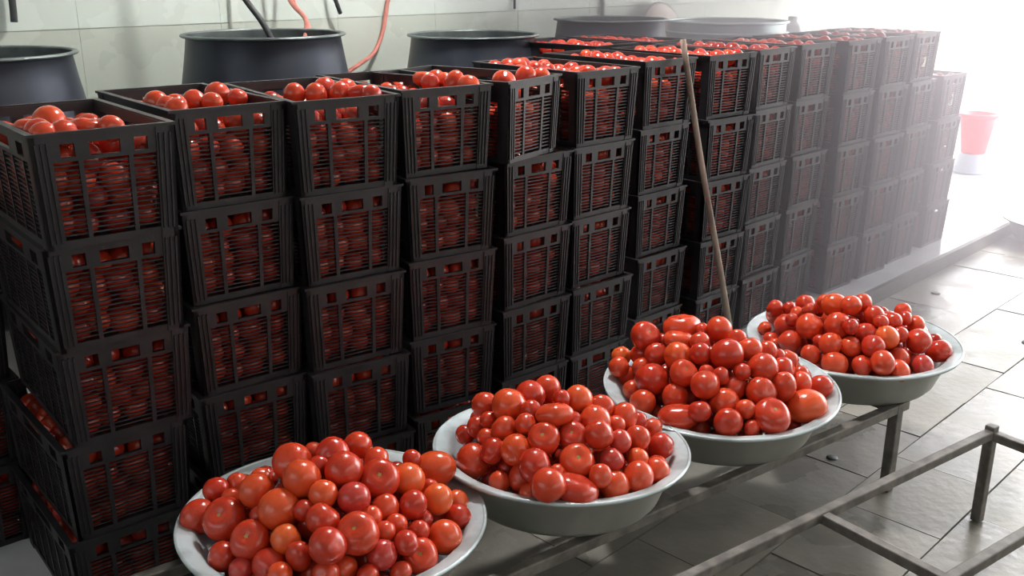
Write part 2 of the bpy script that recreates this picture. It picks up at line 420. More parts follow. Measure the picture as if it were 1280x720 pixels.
"-69,248,487,29r -31,262,450,34r -26,218,484,24r -39,155,516,33w -103,108,523,23r -97,152,499,23r -52,84,546,23r -76,35,550,40o -90,-24,568,33r -125,248,429,24r -132,170,462,37r -175,64,496,43r -218,105,447,37r -217,155,420,23r -159,-20,518,42r -224,-35,478,37r -200,11,468,23r -181,-73,533,26r -250,13,437,31r -189,-85,473,33r -255,-70,431,39r -154,136,495,23r -25,-32,562,30r -49,-86,537,33r -28,-138,527,28r 112,-107,520,26r 40,-147,521,23r 79,-167,498,28r -116,-96,498,35r -105,-157,500,37o -51,-173,499,25r -100,-36,506,29r -165,-143,483,37r -212,-136,433,32r -199,-192,454,39r -99,-198,440,34r -59,-257,423,33p -1,-213,474,40w 85,-246,427,40r -151,-223,423,35r -82,-123,535,24r 140,169,469,26z 92,226,445,24z -188,188,422,27x 38,239,447,27z 247,-43,437,31z 235,89,437,24z 204,121,452,27z 242,13,447,27z 202,163,428,25z 163,193,436,25z 7,268,415,25z 158,-203,430,25z 244,-93,426,26z 199,-29,337,25z 41,195,381,28z -187,45,386,32z -128,88,355,27z 82,-75,412,26z -39,-122,457,27z 33,-8,452,29z -25,-117,396,29z -5,-68,464,26z -58,40,411,32z -113,165,346,31z -146,-64,354,27z 156,150,359,27z -17,206,346,27z -126,-40,434,25z 161,88,385,29z 216,104,391,27z 70,172,413,24z 26,50,396,32z -4,78,474,32z -35,-163,339,27z 73,-130,460,28z -79,189,392,25z 129,-98,419,29z -68,103,416,28z 7,-193,352,32z -75,-61,456,32z 208,38,400,31z -159,104,420,32z 80,16,428,27z 109,-7,483,25z -87,44,466,26z 10,118,413,32z 94,118,433,33z -100,-107,399,29z 83,-130,380,25z 186,-71,433,28z 182,81,433,24z 19,-133,431,27z 205,-72,368,32z -147,-122,355,26z -106,12,426,28z 140,41,453,31z 61,79,496,27z 41,-21,397,30z 3,164,447,29z 131,-26,444,29z 77,142,355,30z 112,187,365,28z -175,-71,412,33z -101,25,378,26z 143,-10,343,30z 114,39,501,25z 43,55,458,26z 34,-93,504,32z 94,-31,370,30z -212,-33,343,25z 204,31,346,26z 196,-18,431,31z -20,181,391,26z -84,-152,421,25z -37,-59,376,32z 88,-171,429,26z -162,-10,453,24z 116,48,372,29z -22,-207,406,31z -56,0,456,26z -30,-6,402,28z -77,180,461,26z -63,230,387,26z 42,140,492,26z 137,-135,368,32z 130,105,478,24z 98,-69,471,24z -38,118,350,26z -213,2,395,24z -84,-162,360,25z 20,-56,365,24z -163,-18,366,28z 78,-38,496,24z 181,-144,435,29z 82,160,463,25z -156,-171,382,25z 3,-13,511,30z -105,-25,365,32z -171,128,366,25z -187,-92,348,27z 14,141,341,26z -17,39,531,32z 159,-76,476,25z -87,-202,386,24z 49,28,510,27z 155,-61,351,25z 72,-168,348,32z 73,-102,340,26z -96,-1,476,25z -152,21,338,24z 66,79,362,24z 30,-179,411,29z 132,-156,449,29z -126,-86,448,25z -112,121,442,28z 125,164,410,25z -64,-103,350,27z 179,-105,337,25z 20,-113,349,33z 148,1,394,25z -146,175,397,26z -56,160,344,25z 70,16,372,28z -12,66,362,25z -137,-139,415,25z 42,-102,399,26z 91,66,445,24z -65,126,461,26z 70,234,400,29z"]

# ---------------------------------------------------------------- tomatoes
def tomato_mesh(kind, seed, mat, nu=28, nv=18):
    r = np.random.RandomState(seed)
    ph = r.uniform(0, 6.28, 8)
    vs = []
    for j in range(nv + 1):
        th = math.pi * j / nv
        for i in range(nu):
            a = 2 * math.pi * i / nu
            rad = 1.0
            lob = 5
            top = math.exp(-(th / 0.42) ** 2)
            bot = math.exp(-((math.pi - th) / 0.3) ** 2)
            if kind in ('s', 'f', 'r', 'o'):
                amp = {'s': .30, 'f': .26, 'r': .12, 'o': .10}[kind]
                rad -= amp * top + 0.05 * bot
            if kind == 'f':
                rad *= 1 + 0.035 * math.cos(lob * a + ph[0]) * math.sin(th)
            else:
                rad *= 1 + 0.015 * math.cos(3 * a + ph[0]) * math.sin(th)
            rad *= 1 + 0.02 * math.sin(2 * a + ph[1]) * math.sin(th) + 0.018 * math.sin(2 * th + ph[2])
            if kind == 'w':
                # slack wrinkled skin
                q = math.sin(9 * th + 1.6 * math.sin(2 * a + ph[3]) + ph[4]) * math.sin(th)
                rad *= 1 - 0.022 * abs(q) + 0.018 * math.sin(5 * a + 3 * th + ph[5]) * math.sin(th)
            x = rad * math.sin(th) * math.cos(a)
            y_ = rad * math.sin(th) * math.sin(a)
            z = rad * math.cos(th)
            if kind == 'f':
                x *= 1.16; y_ *= 1.02; z *= .78
            elif kind == 't':
                z *= 1.2; x *= .88; y_ *= .88
            elif kind == 's':
                z *= .88
            elif kind == 'l':
                x *= 1.18; z *= .92
            elif kind == 'r':
                z *= .95
            vs.append((x, y_, z))
    fs = []
    for j in range(nv):
        for i in range(nu):
            i2 = (i + 1) % nu
            fs.append((j * nu + i, (j + 1) * nu + i, (j + 1) * nu + i2, j * nu + i2))
    b = MB()
    b.add(vs, fs, True)
    me = b.mesh('tomato', mat)
    return me


TM = {}
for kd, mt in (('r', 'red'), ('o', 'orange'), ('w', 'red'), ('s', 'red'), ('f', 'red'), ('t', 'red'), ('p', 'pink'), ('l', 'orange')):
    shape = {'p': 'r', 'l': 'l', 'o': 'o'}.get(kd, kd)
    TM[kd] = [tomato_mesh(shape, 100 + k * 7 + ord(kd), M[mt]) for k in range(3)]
_s = MB()
_v = [(0, 0, .02)]
for i in range(10):
    a = 2 * math.pi * i / 10
    rr = 1.0 if i % 2 else 0.55
    _v.append((rr * math.cos(a), rr * math.sin(a), 0.0))
_v += [(x * .6, y * .6, -.35) for x, y, z in _v[1:]]
_s.add(_v, [(0, 1 + i, 1 + (i + 1) % 10) for i in range(10)] + [(1 + i, 11 + i, 11 + (i + 1) % 10, 1 + (i + 1) % 10) for i in range(10)])
SCAR = _s.mesh('stem_scar', M['scar'])


def add_tomato(x, y, z, r, kind, label, group, face_cam=None):
    kd = 'r' if kind in 'xz' else kind
    if kind == 'x' and rnd.random() < .25:
        kd = 'w'
    o = link('tomato', TM[kd][rnd.randrange(3)])
    o.location = (x, y, z)
    o.scale = (r, r, r)
    if kd == 's':
        # dimple turned up and towards the front of the hall
        d = Vector((-.45 + rnd.uniform(-.3, .3), -.55 + rnd.uniform(-.3, .3), .8))
        o.rotation_euler = d.to_track_quat('Z', 'Y').to_euler()
    elif kd == 'f':
        o.rotation_euler = (rnd.uniform(-.4, .1), rnd.uniform(-.25, .25), math.radians(-45) + rnd.uniform(-.3, .3))
    elif kd == 'l':
        o.rotation_euler = (0, -.25, math.radians(-42))
    elif kd == 't':
        o.rotation_euler = (rnd.uniform(-.4, .4), rnd.uniform(-.4, .4), 0)
    else:
        o.rotation_euler = (rnd.uniform(0, 6.28), rnd.uniform(0, 6.28), rnd.uniform(0, 6.28))
    if kd == 's':
        s = link('stem_scar', SCAR, o, (0, 0, .645))
        s.scale = (.13, .13, .13)
    tag(o, label, 'tomato', group)
    return o


class TomatoFill:
    """every tomato nobody can pick out singly: deep in the bowls and inside the crates"""

    def __init__(self):
        self.p = []

    def add(self, x, y, z, r):
        self.p.append((x, y, z, r))

    def build(self):
        nu, nv = 14, 9
        th = np.linspace(0, math.pi, nv + 1)
        a = np.arange(nu) * 2 * math.pi / nu
        T, A = np.meshgrid(th, a, indexing='ij')
        rad = 1 - .12 * np.exp(-(T / .42) ** 2)
        base = np.stack([rad * np.sin(T) * np.cos(A), rad * np.sin(T) * np.sin(A), rad * np.cos(T) * .94], -1).reshape(-1, 3)
        quads = np.array([(j * nu + i, (j + 1) * nu + i, (j + 1) * nu + (i + 1) % nu, j * nu + (i + 1) % nu)
                          for j in range(nv) for i in range(nu)])
        n = len(self.p)
        P = np.array(self.p)
        q = nrs.normal(size=(n, 4))
        q /= np.linalg.norm(q, axis=1)[:, None]
        w_, x_, y_, z_ = q.T
        Rm = np.stack([1 - 2 * (y_ ** 2 + z_ ** 2), 2 * (x_ * y_ - z_ * w_), 2 * (x_ * z_ + y_ * w_),
                       2 * (x_ * y_ + z_ * w_), 1 - 2 * (x_ ** 2 + z_ ** 2), 2 * (y_ * z_ - x_ * w_),
                       2 * (x_ * z_ - y_ * w_), 2 * (y_ * z_ + x_ * w_), 1 - 2 * (x_ ** 2 + y_ ** 2)], -1).reshape(n, 3, 3)
        V = np.einsum('nij,kj->nki', Rm, base) * P[:, None, 3:4] + P[:, None, :3]
        nb = len(base)
        V = V.reshape(-1, 3)
        Fq = (quads[None] + (np.arange(n) * nb)[:, None, None]).reshape(-1, 4)
        me = bpy.data.meshes.new('tomato_fill')
        me.vertices.add(len(V))
        me.vertices.foreach_set('co', V.ravel())
        me.loops.add(Fq.size)
        me.loops.foreach_set('vertex_index', Fq.ravel().astype(np.int32))
        me.polygons.add(len(Fq))
        me.polygons.foreach_set('loop_start', (np.arange(len(Fq)) * 4).astype(np.int32))
        me.polygons.foreach_set('use_smooth', np.ones(len(Fq), dtype=bool))
        me.update(calc_edges=True)
        me.validate()
        at = me.attributes.new('tint', 'FLOAT', 'POINT')
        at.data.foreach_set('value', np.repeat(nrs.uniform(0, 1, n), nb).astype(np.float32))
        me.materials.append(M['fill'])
        o = link('tomato_fill', me)
        tag(o, 'red tomatoes packed inside the black crates and deep in the bowls', 'tomatoes', kind='stuff')
        print('fill tomatoes', n, 'tris', len(Fq) * 2)
        return o


FILL = TomatoFill()
BOWLS = [(1.076, 1.614), (1.675, 1.482), (2.287, 1.411), (2.906, 1.313)]
WHICH = ['nearest bowl', 'second nearest bowl', 'third bowl from the front', 'farthest heaped bowl']
SPECIAL = {
    (0, 1): 'large orange-red tomato with a pale green stem scar at left of the nearest bowl',
    (0, 22): 'wrinkled red tomato on the very top of the nearest heap',
    (0, 29): 'round orange-red tomato jutting out at the right shoulder of the nearest heap',
    (0, 42): 'large red tomato with a broad dimple in the middle of the nearest heap',
    (0, 35): 'small bright orange tomato at the right edge of the nearest heap',
    (1, 1): 'bright orange tomato high at the left of the second nearest heap',
    (1, 3): 'creased red tomato at the very top of the second nearest heap',
    (1, 21): 'tiny yellow-orange tomato at the front rim of the second nearest bowl',
    (1, 42): 'wide flattened tomato with a crease at the front rim of the second nearest bowl',
    (1, 36): 'pinkish round tomato right of centre in the second nearest heap',
    (2, 0): 'round tomato with a ringed dimple at upper left of the third heap',
    (2, 2): 'wide red tomato on the very top of the third heap',
    (2, 21): 'wide flat red tomato at the front left rim of the third bowl',
    (2, 37): 'large round tomato with a dimpled face at the front rim of the third bowl',
    (2, 38): 'large oval orange tomato at the right front of the third bowl',
    (3, 7): 'orange-tinged tomato on top of the farthest heap',
    (3, 37): 'big wrinkled tomato at the right end of the farthest heap',
}
KINDTXT = {'r': 'smooth red tomato', 'o': 'orange-tinged tomato', 'w': 'wrinkled slack-skinned red tomato',
           's': 'red tomato showing its dimpled stem end', 'f': 'wide flattened red tomato', 't': 'tall oval red tomato',
           'p': 'dull pinkish tomato', 'l': 'large oblong orange-red tomato', 'x': 'smooth red tomato'}


def describe(items, heap):
    """items: (index, kind, radius, across, down) with across/down in -1..1 as seen from the front; returns one label each"""
    from collections import defaultdict
    cells = defaultdict(list)
    for (ti, kd, r, u, v) in items:
        size = 'small' if r < .023 else ('large' if r > .031 else '')
        kind = {'r': 'red', 'x': 'red', 'o': 'orange-tinged', 'w': 'wrinkled', 's': 'dimpled', 'f': 'flattened', 't': 'tall oval',
                'p': 'dull pinkish', 'l': 'oblong orange'}[kd]
        row = 'along the crest' if v > .55 else 'high up' if v > .15 else 'halfway down' if v > -.3 else 'low down' if v > -.65 else 'at the front rim'
        col = 'far left' if u < -.6 else 'left' if u < -.2 else 'centre' if u < .2 else 'right' if u < .6 else 'far right'
        cells[(size, kind, row, col)].append((u, ti))
    out = {}
    names = {2: ['left of two', 'right of two'], 3: ['leftmost of three', 'middle of three', 'rightmost of three'],
             4: ['leftmost of four', 'second of four', 'third of four', 'rightmost of four']}
    for (size, kind, row, col), L in cells.items():
        L.sort()
        base = (size + ' ' if size else '') + kind + ' tomato'
        for k, (u, ti) in enumerate(L):
            n = len(L)
            if n == 1:
                out[ti] = '%s %s, %s, on the %s heap' % (base, row, col, heap)
            elif n in names:
                out[ti] = '%s %s, %s, %s, on the %s heap' % (base, row, col, names[n][k], heap)
            else:
                out[ti] = '%s %s, %s, %s, on the %s heap' % (base, row, col, ORD[k] + ' from left', heap)
    return out


ORD = ['first', 'second', 'third', 'fourth', 'fifth', 'sixth', 'seventh', 'eighth', 'ninth', 'tenth', 'eleventh', 'twelfth',
       'thirteenth', 'fourteenth', 'fifteenth', 'sixteenth']
for bi, data in enumerate(TOMATOES):
    cx, cy = BOWLS[bi]
    heap = ['nearest', 'second', 'third', 'farthest'][bi]
    vis = []
    parsed = []
    sv = Vector((cx, cy)).normalized()        # away from the camera
    sr = Vector((sv.y, -sv.x))                # to the right
    for ti, tk in enumerate(data.split()):
        x, y, z, r = [int(q) / 1000.0 for q in tk[:-1].split(',')]
        parsed.append((ti, tk[-1], x, y, z, r))
        if tk[-1] != 'z' and (bi, ti) not in SPECIAL:
            u = (x * sr.x + y * sr.y) / .27
            v = ((x * sv.x + y * sv.y) * .5 + (z - .5) * .85) / .17
            vis.append((ti, tk[-1], r, u, v))
    labels = describe(vis, heap)
    for (ti, kd, x, y, z, r) in parsed:
        if kd == 'z':
            FILL.add(cx + x, cy + y, z, r)
        else:
            add_tomato(cx + x, cy + y, z, r, kd, SPECIAL.get((bi, ti)) or labels[ti], 'tomatoes heaped in the ' + WHICH[bi])

# ---------------------------------------------------------------- bowls
R = 0.33
BLAB = ['pale grey metal basin heaped with tomatoes, nearest the camera at the bottom of the picture',
        'grey metal basin heaped with tomatoes, second from the front on the rail bench',
        'grey metal basin heaped with tomatoes, third from the front on the rail bench',
        'grey metal basin heaped with tomatoes, farthest on the bench, above its end leg']
inner = MB()
inner.lathe([(0.0005, .009), (.235, .009), (.252, .018), (.290, .112), (.300, .121), (.322, .125), (.330, .127)], 96)
inner_me = inner.mesh('bowl_inside', M['bowl'])
outer = MB()
outer.lathe([(.330, .127), (.3345, .124), (.333, .118), (.326, .1165), (.304, .111), (.296, .104), (.262, .016), (.250, .002), (.235, 0.0), (0.0005, 0.0)], 96)
outer_me = outer.mesh('bowl_shell', M['bowl_out'])
lip = MB()
lp = []
for i in range(8):
    a = 2 * math.pi * i / 8
    lp.append((.331 + .0045 * math.cos(a), .1245 + .0045 * math.sin(a)))
lip.lathe(lp, 96, closed=True)
lip_me = lip.mesh('rolled_rim', M['bowl'])


def bowl(cx, cy, z, label, group=None, tilt=(0, 0)):
    t = empty('basin', (cx, cy, z), (tilt[0], tilt[1], rnd.uniform(0, 3)))
    tag(t, label, 'basin', group)
    link('inside', inner_me, t)
    link('shell', outer_me, t)
    link('rolled_rim', lip_me, t)
    return t


# adjacent rims overlap a little, so every second basin sits a touch higher
for (cx, cy), lb, tl in zip(BOWLS, BLAB, [(0, .04, 1), (-.015, .05, .965), (.02, -.03, 1), (0, -.01, 1)]):
    q = bowl(cx, cy, .303, lb, None, (0, 0))
    q.rotation_euler = (tl[0], tl[1], 0)
    q.scale = (tl[2], tl[2], 1)
b5 = bowl(6.40, 1.67, 0.012, 'empty grey basin on the floor at the right edge by the step')
for ch in b5.children:
    ch.data = ch.data.copy()
    ch.data.materials[0] = M['bowl_grey']
b5.rotation_euler = (0, 0, .4)

# ---------------------------------------------------------------- rail benches


def bench(name, label, O, ang, length, half, zt, rail_w, leg_at, cross_at, stub=0.0):
    t = empty(name, (O[0], O[1], 0), (0, 0, ang))
    tag(t, label, 'bench')
    for s in (-1, 1):
        b = MB()
        b.box(0, length, s * half - rail_w / 2, s * half + rail_w / 2, zt - rail_w, zt)
        link('rail', b.mesh('rail', M['rail']), t, bevel=.004)
    for c in cross_at:
        b = MB()
        b.box(c - rail_w / 2, c + rail_w / 2, -half, half, zt - rail_w * 1.15, zt - rail_w * .15)
        link('crossbar', b.mesh('crossbar', M['rail']), t, bevel=.003)
    for c in leg_at:
        for s in (-1, 1):
            b = MB()
            b.box(c - rail_w * .55, c + rail_w * .55, s * half - rail_w * .55, s * half + rail_w * .55, 0, zt + stub)
            link('leg', b.mesh('leg', M['rail']), t, bevel=.004)
    return t


A1 = math.atan2(1.093 - 1.313, 2.788 - 1.365)
nrm = Vector((-math.sin(A1), math.cos(A1)))
dr = Vector((math.cos(A1), math.sin(A1)))
# front rail passes (2.788,1.093); bench centre line lies .235 behind it
P1 = Vector((2.788, 1.093)) + nrm * .243 - dr * 2.30
bench('rail_bench', 'low grey metal rail bench carrying the heaped basins', P1, A1, 2.36, .235, .300, .03,
      [.12, 2.31], [.12, 1.15, 2.31])
A2 = math.atan2(.824 - 1.033, 2.828 - 1.629)
n2 = Vector((-math.sin(A2), math.cos(A2)))
d2 = Vector((math.cos(A2), math.sin(A2)))
P2 = Vector((2.828, .824)) - n2 * .17 - d2 * 2.2
bench('empty_bench_frame', 'empty low metal bench frame standing in front of the basins', P2, A2, 2.2, .17, .300, .027,
      [.25, 2.19], [.25, 1.42, 2.19], stub=.012)

# ---------------------------------------------------------------- plastic crates
CH = 0.2385
WT, WB, DT, DB = .1425, .132, .250, .240     # half widths, top and bottom


def taper(b):
    out = []
    for x, y, z in b.v:
        k = min(max(z / CH, 0), 1)
        out.append((x * (WB + (WT - WB) * k), y * (DB + (DT - DB) * k), z))
    b.v = out
    return b


def panel(half_len, axis, ribs, slots):
    """wall of a crate in normalised units: axis 'x' runs along x at y=-1"""
    b = MB()
    hw = DB if axis == 'x' else WB
    th = .010 / hw

    def bx(a0, a1, z0, z1, t0=0.0, t1=1.0):
        if axis == 'x':
            b.box(a0, a1, -1 + th * t0, -1 + th * t1, z0, z1)
        else:
            b.box(-1 + th * t0, -1 + th * t1, a0, a1, z0, z1)
    e = 1 - .030 / half_len
    bx(-e, e, .0, .016)
    bx(-e, e, .214, CH - .004)
    # band under the top edge, broken by hand slots
    cur = -e
    for s0, s1 in slots:
        bx(cur, s0, .186, .214)
        cur = s1
    bx(cur, e, .186, .214)
    bx(-e, e, .178, .186)
    n = 15
    for i in range(n):
        z = .0240 + i * .0103
        bx(-e, e, z, z + .0032, .25, .75)
    for r in ribs:
        bx(r - .0045 / half_len, r + .0045 / half_len, .016, .178, 0, 1)
    return taper(b)


end_me = panel(WB, 'x', [-.36, .36], [(-.62, -.42), (-.22, .22), (.42, .62)]).mesh('end_panel', M['crate'])
side_me = panel(DB, 'y', [-.66, -.33, 0, .33, .66], [(-.75, -.55), (-.3, .3), (.55, .75)]).mesh('side_panel', M['crate'])
b = MB()
for sx in (-1,):
    ex, ey = .034 / WB, .034 / DB
    t1, t2 = .009 / DB, .009 / WB
    b.box(-1.015, -1 + ex, -1.008, -1 + t1, 0, CH - .003)
    b.box(-1.015, -1 + t2, -1.008, -1 + ey, 0, CH - .003)
    for k in range(3):
        x0 = -1 + ex * (.15 + .3 * k)
        b.box(x0, x0 + .004 / WB, -1.022, -1.0, .012, CH - .02)
post_me = taper(b).mesh('corner_post', M['crate'])
b = MB()
o_ = 1.045
i_ = .935
for (x0, x1, y0, y1) in ((-o_, o_, -1.02, -.968), (-o_, o_, .968, 1.02), (-o_, -i_, -.968, .968), (i_, o_, -.968, .968)):
    b.box(x0, x1, y0, y1, CH - .006, CH)
rim_me = taper(b).mesh('rim', M['crate'])
b = MB()
for i in range(6):
    x = -.9 + i * .36
    b.box(x - .06, x + .06, -.98, .98, .003, .008)
for i in range(10):
    y = -.9 + i * .2
    b.box(-.98, .98, y - .03, y + .03, .002, .007)
# foot ring that drops into the crate below
for (x0, x1, y0, y1) in ((-.99, .99, -.995, -.96), (-.99, .99, .96, .995), (-.99, -.93, -.96, .96), (.93, .99, -.96, .96)):
    b.box(x0, x1, y0, y1, 0.0, .008)
floor_me = taper(b).mesh('base', M['crate'])


def crate(x, y, z, rz, label, group, tilt=(0, 0)):
    t = empty('plastic_crate', (x, y, z), (tilt[0], tilt[1], rz))
    tag(t, label, 'crate', group)
    link('end_panel', end_me, t)
    link('end_panel', end_me, t, rot=(0, 0, math.pi))
    link('side_panel', side_me, t)
    link('side_panel', side_me, t, rot=(0, 0, math.pi))
    link('corner_post', post_me, t)
    for sc in ((-1, 1, 1), (1, -1, 1), (-1, -1, 1)):
        q = link('corner_post', post_me, t)
        q.scale = sc
    link('rim', rim_me, t)
    link('base', floor_me, t)
    return t


def fill_crate(x, y, z, rz, levels=4, heap=0.0, skip=None, cover=True, tilt=(0, 0)):
    Mx = Matrix.Translation((x, y, z)) @ Matrix.Rotation(rz, 4, 'Z') @ Matrix.Rotation(tilt[1], 4, 'Y') @ Matrix.Rotation(tilt[0], 4, 'X')
    res = []
    for lv in range(levels):
        zz = .040 + lv * (.0525 if cover else .0465)
        k = zz / CH
        hw = WB + (WT - WB) * k - .014
        hd = DB + (DT - DB) * k - .014
        nx_, ny_ = 4, 7
        for i in range(nx_):
            for j in range(ny_):
                if lv < levels - 1 and 0 < i < nx_ - 1 and 1 < j < ny_ - 1 and not (lv == levels - 2):
                    continue        # the unseen core
                r = rnd.uniform(.027, .036)
                px = -hw + (i + .5) * 2 * hw / nx_ + rnd.uniform(-.007, .007) + (.010 if lv % 2 else -.010)
                py = -hd + (j + .5) * 2 * hd / ny_ + rnd.uniform(-.009, .009) + (.012 if lv % 2 else -.012)
                px = max(-hw + r, min(hw - r, px))
                py = max(-hd + r, min(hd - r, py))
                pz = zz + rnd.uniform(-.008, .008)
                if lv == levels - 1:
                    pz += heap * (1 - abs(px / hw) ** 2) * rnd.uniform(.3, 1)
                res.append((Mx @ Vector((px, py, pz)), r, lv == levels - 1))
    return res


ORD = ['first', 'second', 'third', 'fourth', 'fifth', 'sixth', 'seventh', 'eighth', 'ninth', 'tenth', 'eleventh', 'twelfth',
       'thirteenth', 'fourteenth', 'fifteenth', 'sixteenth']
LEV = ['bottom one', 'second from bottom', 'middle one', 'second from top', 'topmost']
# front left foot corner x, y, rotation in degrees
STACKS = [(.694, 2.071, -11.9), (1.057, 2.134, -7.0), (1.343, 2.063, -10.3), (1.677, 2.059, -11.7), (2.049, 2.056, -3.8),
          (2.363, 2.048, -3.0), (2.804, 2.120, -1.6)]
for i in range(6):
    STACKS.append((3.165 + .362 * i, 2.115 + rnd.uniform(-.03, .03), rnd.uniform(-4, 0)))
TOPPICK = {0: [(62, 152, 'o', .036), (107, 160, 'f', .030), (133, 161, 'r', .028), (15, 168, 'r', .03), (38, 165, 'f', .03), (90, 170, 'r', .028), (75, 172, 'r', .028)],
           1: [(280, 117, 'r', .034), (243, 127, 'r', .030), (220, 131, 'r', .028), (195, 131, 'r', .032), (177, 141, 'r', .028), (157, 140, 'r', .028), (312, 121, 'r', .026), (262, 128, 'r', .026)],
           2: [(368, 118, 'r', .03), (386, 118, 'r', .03), (406, 112, 'w', .034), (426, 116, 'r', .03), (447, 115, 'f', .032), (478, 109, 'r', .032), (462, 116, 'r', .028)],
           3: [(568, 99, 'r', .032), (590, 96, 'f', .032), (613, 101, 't', .034), (538, 104, 'r', .028), (552, 103, 'r', .028), (580, 106, 'r', .03), (598, 108, 'r', .03)],
           4: [(657, 97, 'r', .036), (645, 113, 'r', .036), (679, 94, 'r', .030), (636, 104, 'r', .030), (667, 106, 'r', .028), (630, 118, 'r', .03)]}
cF = Vector((math.cos(math.radians(44.6)) * math.cos(math.radians(18)), math.sin(math.radians(44.6)) * math.cos(math.radians(18)), -math.sin(math.radians(18))))
cR = Vector((math.sin(math.radians(44.6)), -math.cos(math.radians(44.6)), 0))
cU = cR.cross(cF)


def on_level(px, py, z):
    """point of the level z that was measured at a place of the photograph"""
    d = cF * 1230 + cR * (px - 640) - cU * (py - 360)
    return Vector((0, 0, 1.57)) + d * ((z - 1.57) / d.z)


loose = 0
for si, (x0, y0, deg) in enumerate(STACKS):
    for lv in range(5):
        a = math.radians(deg + rnd.uniform(-1.3, 1.3))
        jx, jy = rnd.uniform(-.004, .004), rnd.uniform(-.006, .006)
        tilt = (0, 0)
        if si == 4 and lv == 4:
            a = math.radians(11)
            jx, jy = -.035, -.055
        if si == 0:
            a = math.radians([-6, -5, -7, -6, -6][lv])
        if si == 3 and lv == 4:
            a = math.radians(-9)
        cx = x0 + jx + WT * math.cos(a) - DT * -math.sin(a) * -1
        cx = x0 + jx + WT * math.cos(a) - DT * math.sin(a)
        cy = y0 + jy + WT * math.sin(a) + DT * math.cos(a)
        z = PLAT + lv * CH
        if si == 0:
            kx, ky = [(.68, 2.10), (.692, 2.09), (.708, 2.075), (.70, 2.045), (.69, 2.0)][lv]
            cx = kx + WT * 1.045 * math.cos(a) - DT * 1.02 * math.sin(a)
            cy = ky + WT * 1.045 * math.sin(a) + DT * 1.02 * math.cos(a)
            where = 'the leftmost front stack'
        elif si == len(STACKS) - 1:
            where = 'the farthest full-height front stack'
        else:
            where = 'the %s front stack from the left' % ORD[si]
        crate(cx, cy, z, a, 'black lattice crate, %s of %s' % (LEV[lv], where), 'stacked tomato crates in the front row', tilt)
        lev = 4
        pts = fill_crate(cx, cy, z, a, lev, heap=(.02 if lv == 4 and si > 4 else 0.0), cover=(lv == 4 and si > 4))
        picks = []
        if lv == 4 and si in TOPPICK:
            txt = 'tomato lying on top of ' + where
            Mi = (Matrix.Translation((cx, cy, z)) @ Matrix.Rotation(a, 4, 'Z')).inverted()
            for (px, py, kd, r) in TOPPICK[si]:
                P = on_level(px, py, z + CH - .008)
                L = Mi @ P
                L.x = max(-WT + .012 + r, min(WT - .012 - r, L.x))
                L.y = max(-DT + .012 + r, min(DT - .012 - r, L.y))
                for it in range(6):
                    for (q, qr) in picks:
                        dl = L - q
                        dl.z *= .3
                        if dl.length < (r + qr) * .95:
                            L = Vector((q.x, q.y, L.z)) + dl.normalized() * (r + qr) * .95
                    L.x = max(-WT + .012 + r, min(WT - .012 - r, L.x))
                    L.y = max(-DT + .012 + r, min(DT - .012 - r, L.y))
                picks.append((L.copy(), r))
                P = Mi.inverted() @ L
                rank = sorted(q[0] for q in TOPPICK[si]).index(px)
                g = {'o': 'orange ', 'w': 'creased ', 't': 'tall ', 'f': 'flattened '}.get(kd, 'round ') + 'tomato on top of ' + where + \
                    ', ' + (['leftmost'] + [ORD[k] + ' from left' for k in range(1, 9)])[rank]
                add_tomato(P.x, P.y, P.z, r, kd, g, 'tomatoes on top of the near crate stacks')
                loose += 1
            picks = [(Mi.inverted() @ L, r) for L, r in picks]
        for P, r, top in pts:
            if all((P - q).length > .93 * (r + qr) for q, qr in picks):
                FILL.add(P.x, P.y, P.z, r)
print('loose', loose)
# last stack, only four high
for lv in range(4):
    x0, y0, a = 5.42, 2.10, math.radians(-2)
    cx = x0 + WT
    cy = y0 + DT
    crate(cx, cy, PLAT + lv * CH, a + rnd.uniform(-.02, .02), 'black lattice crate, %s, in the low end stack beside the red pail'
          % ['bottom one', 'second from the bottom', 'second from the top', 'topmost one'][lv], 'crates of the low end stack')
    for P, r, top in fill_crate(cx, cy, PLAT + lv * CH, a, 4, heap=.012 if lv == 3 else 0):
        FILL.add(P.x, P.y, P.z, r)
# low stack added behind the first one to keep the bottom left corner dark
for lv in range(4):
    cx, cy = .66, 2.87
    a = math.radians(-4 + rnd.uniform(-1, 1))
    crate(cx, cy, PLAT + lv * CH, a, 'black lattice crate, %s, in the added stack hidden behind the leftmost front stack'
          % ['bottom one', 'second from bottom', 'second from top', 'topmost'][lv], 'added crates behind the leftmost stack')
    for P, r, top in fill_crate(cx, cy, PLAT + lv * CH, a, 4):
        FILL.add(P.x, P.y, P.z, r)
# second row behind
for si in (1, 2):
    x0 = 2.86 + .37 * si
    y0 = 2.68 + (.02 if si % 2 else 0)
    if y0 + .5 > 3.3 and False:
        continue
    for lv in range(5):
        a = math.radians(rnd.uniform(-3, 1))
        cx, cy, z = x0 + WT, y0 + DT, PLAT + lv * CH
        crate(cx, cy, z, a, 'black lattice crate, %s, in the %s stack from left of the back row' % (LEV[lv], ORD[si - 1]),
              'stacked tomato crates in the back row')
        if lv >= 3:
            for P, r, top in fill_crate(cx, cy, z, a, 4, heap=(.015 if lv == 4 else 0)):
                FILL.add(P.x, P.y, P.z, r)
FILL.build()

# ---------------------------------------------------------------- cauldrons


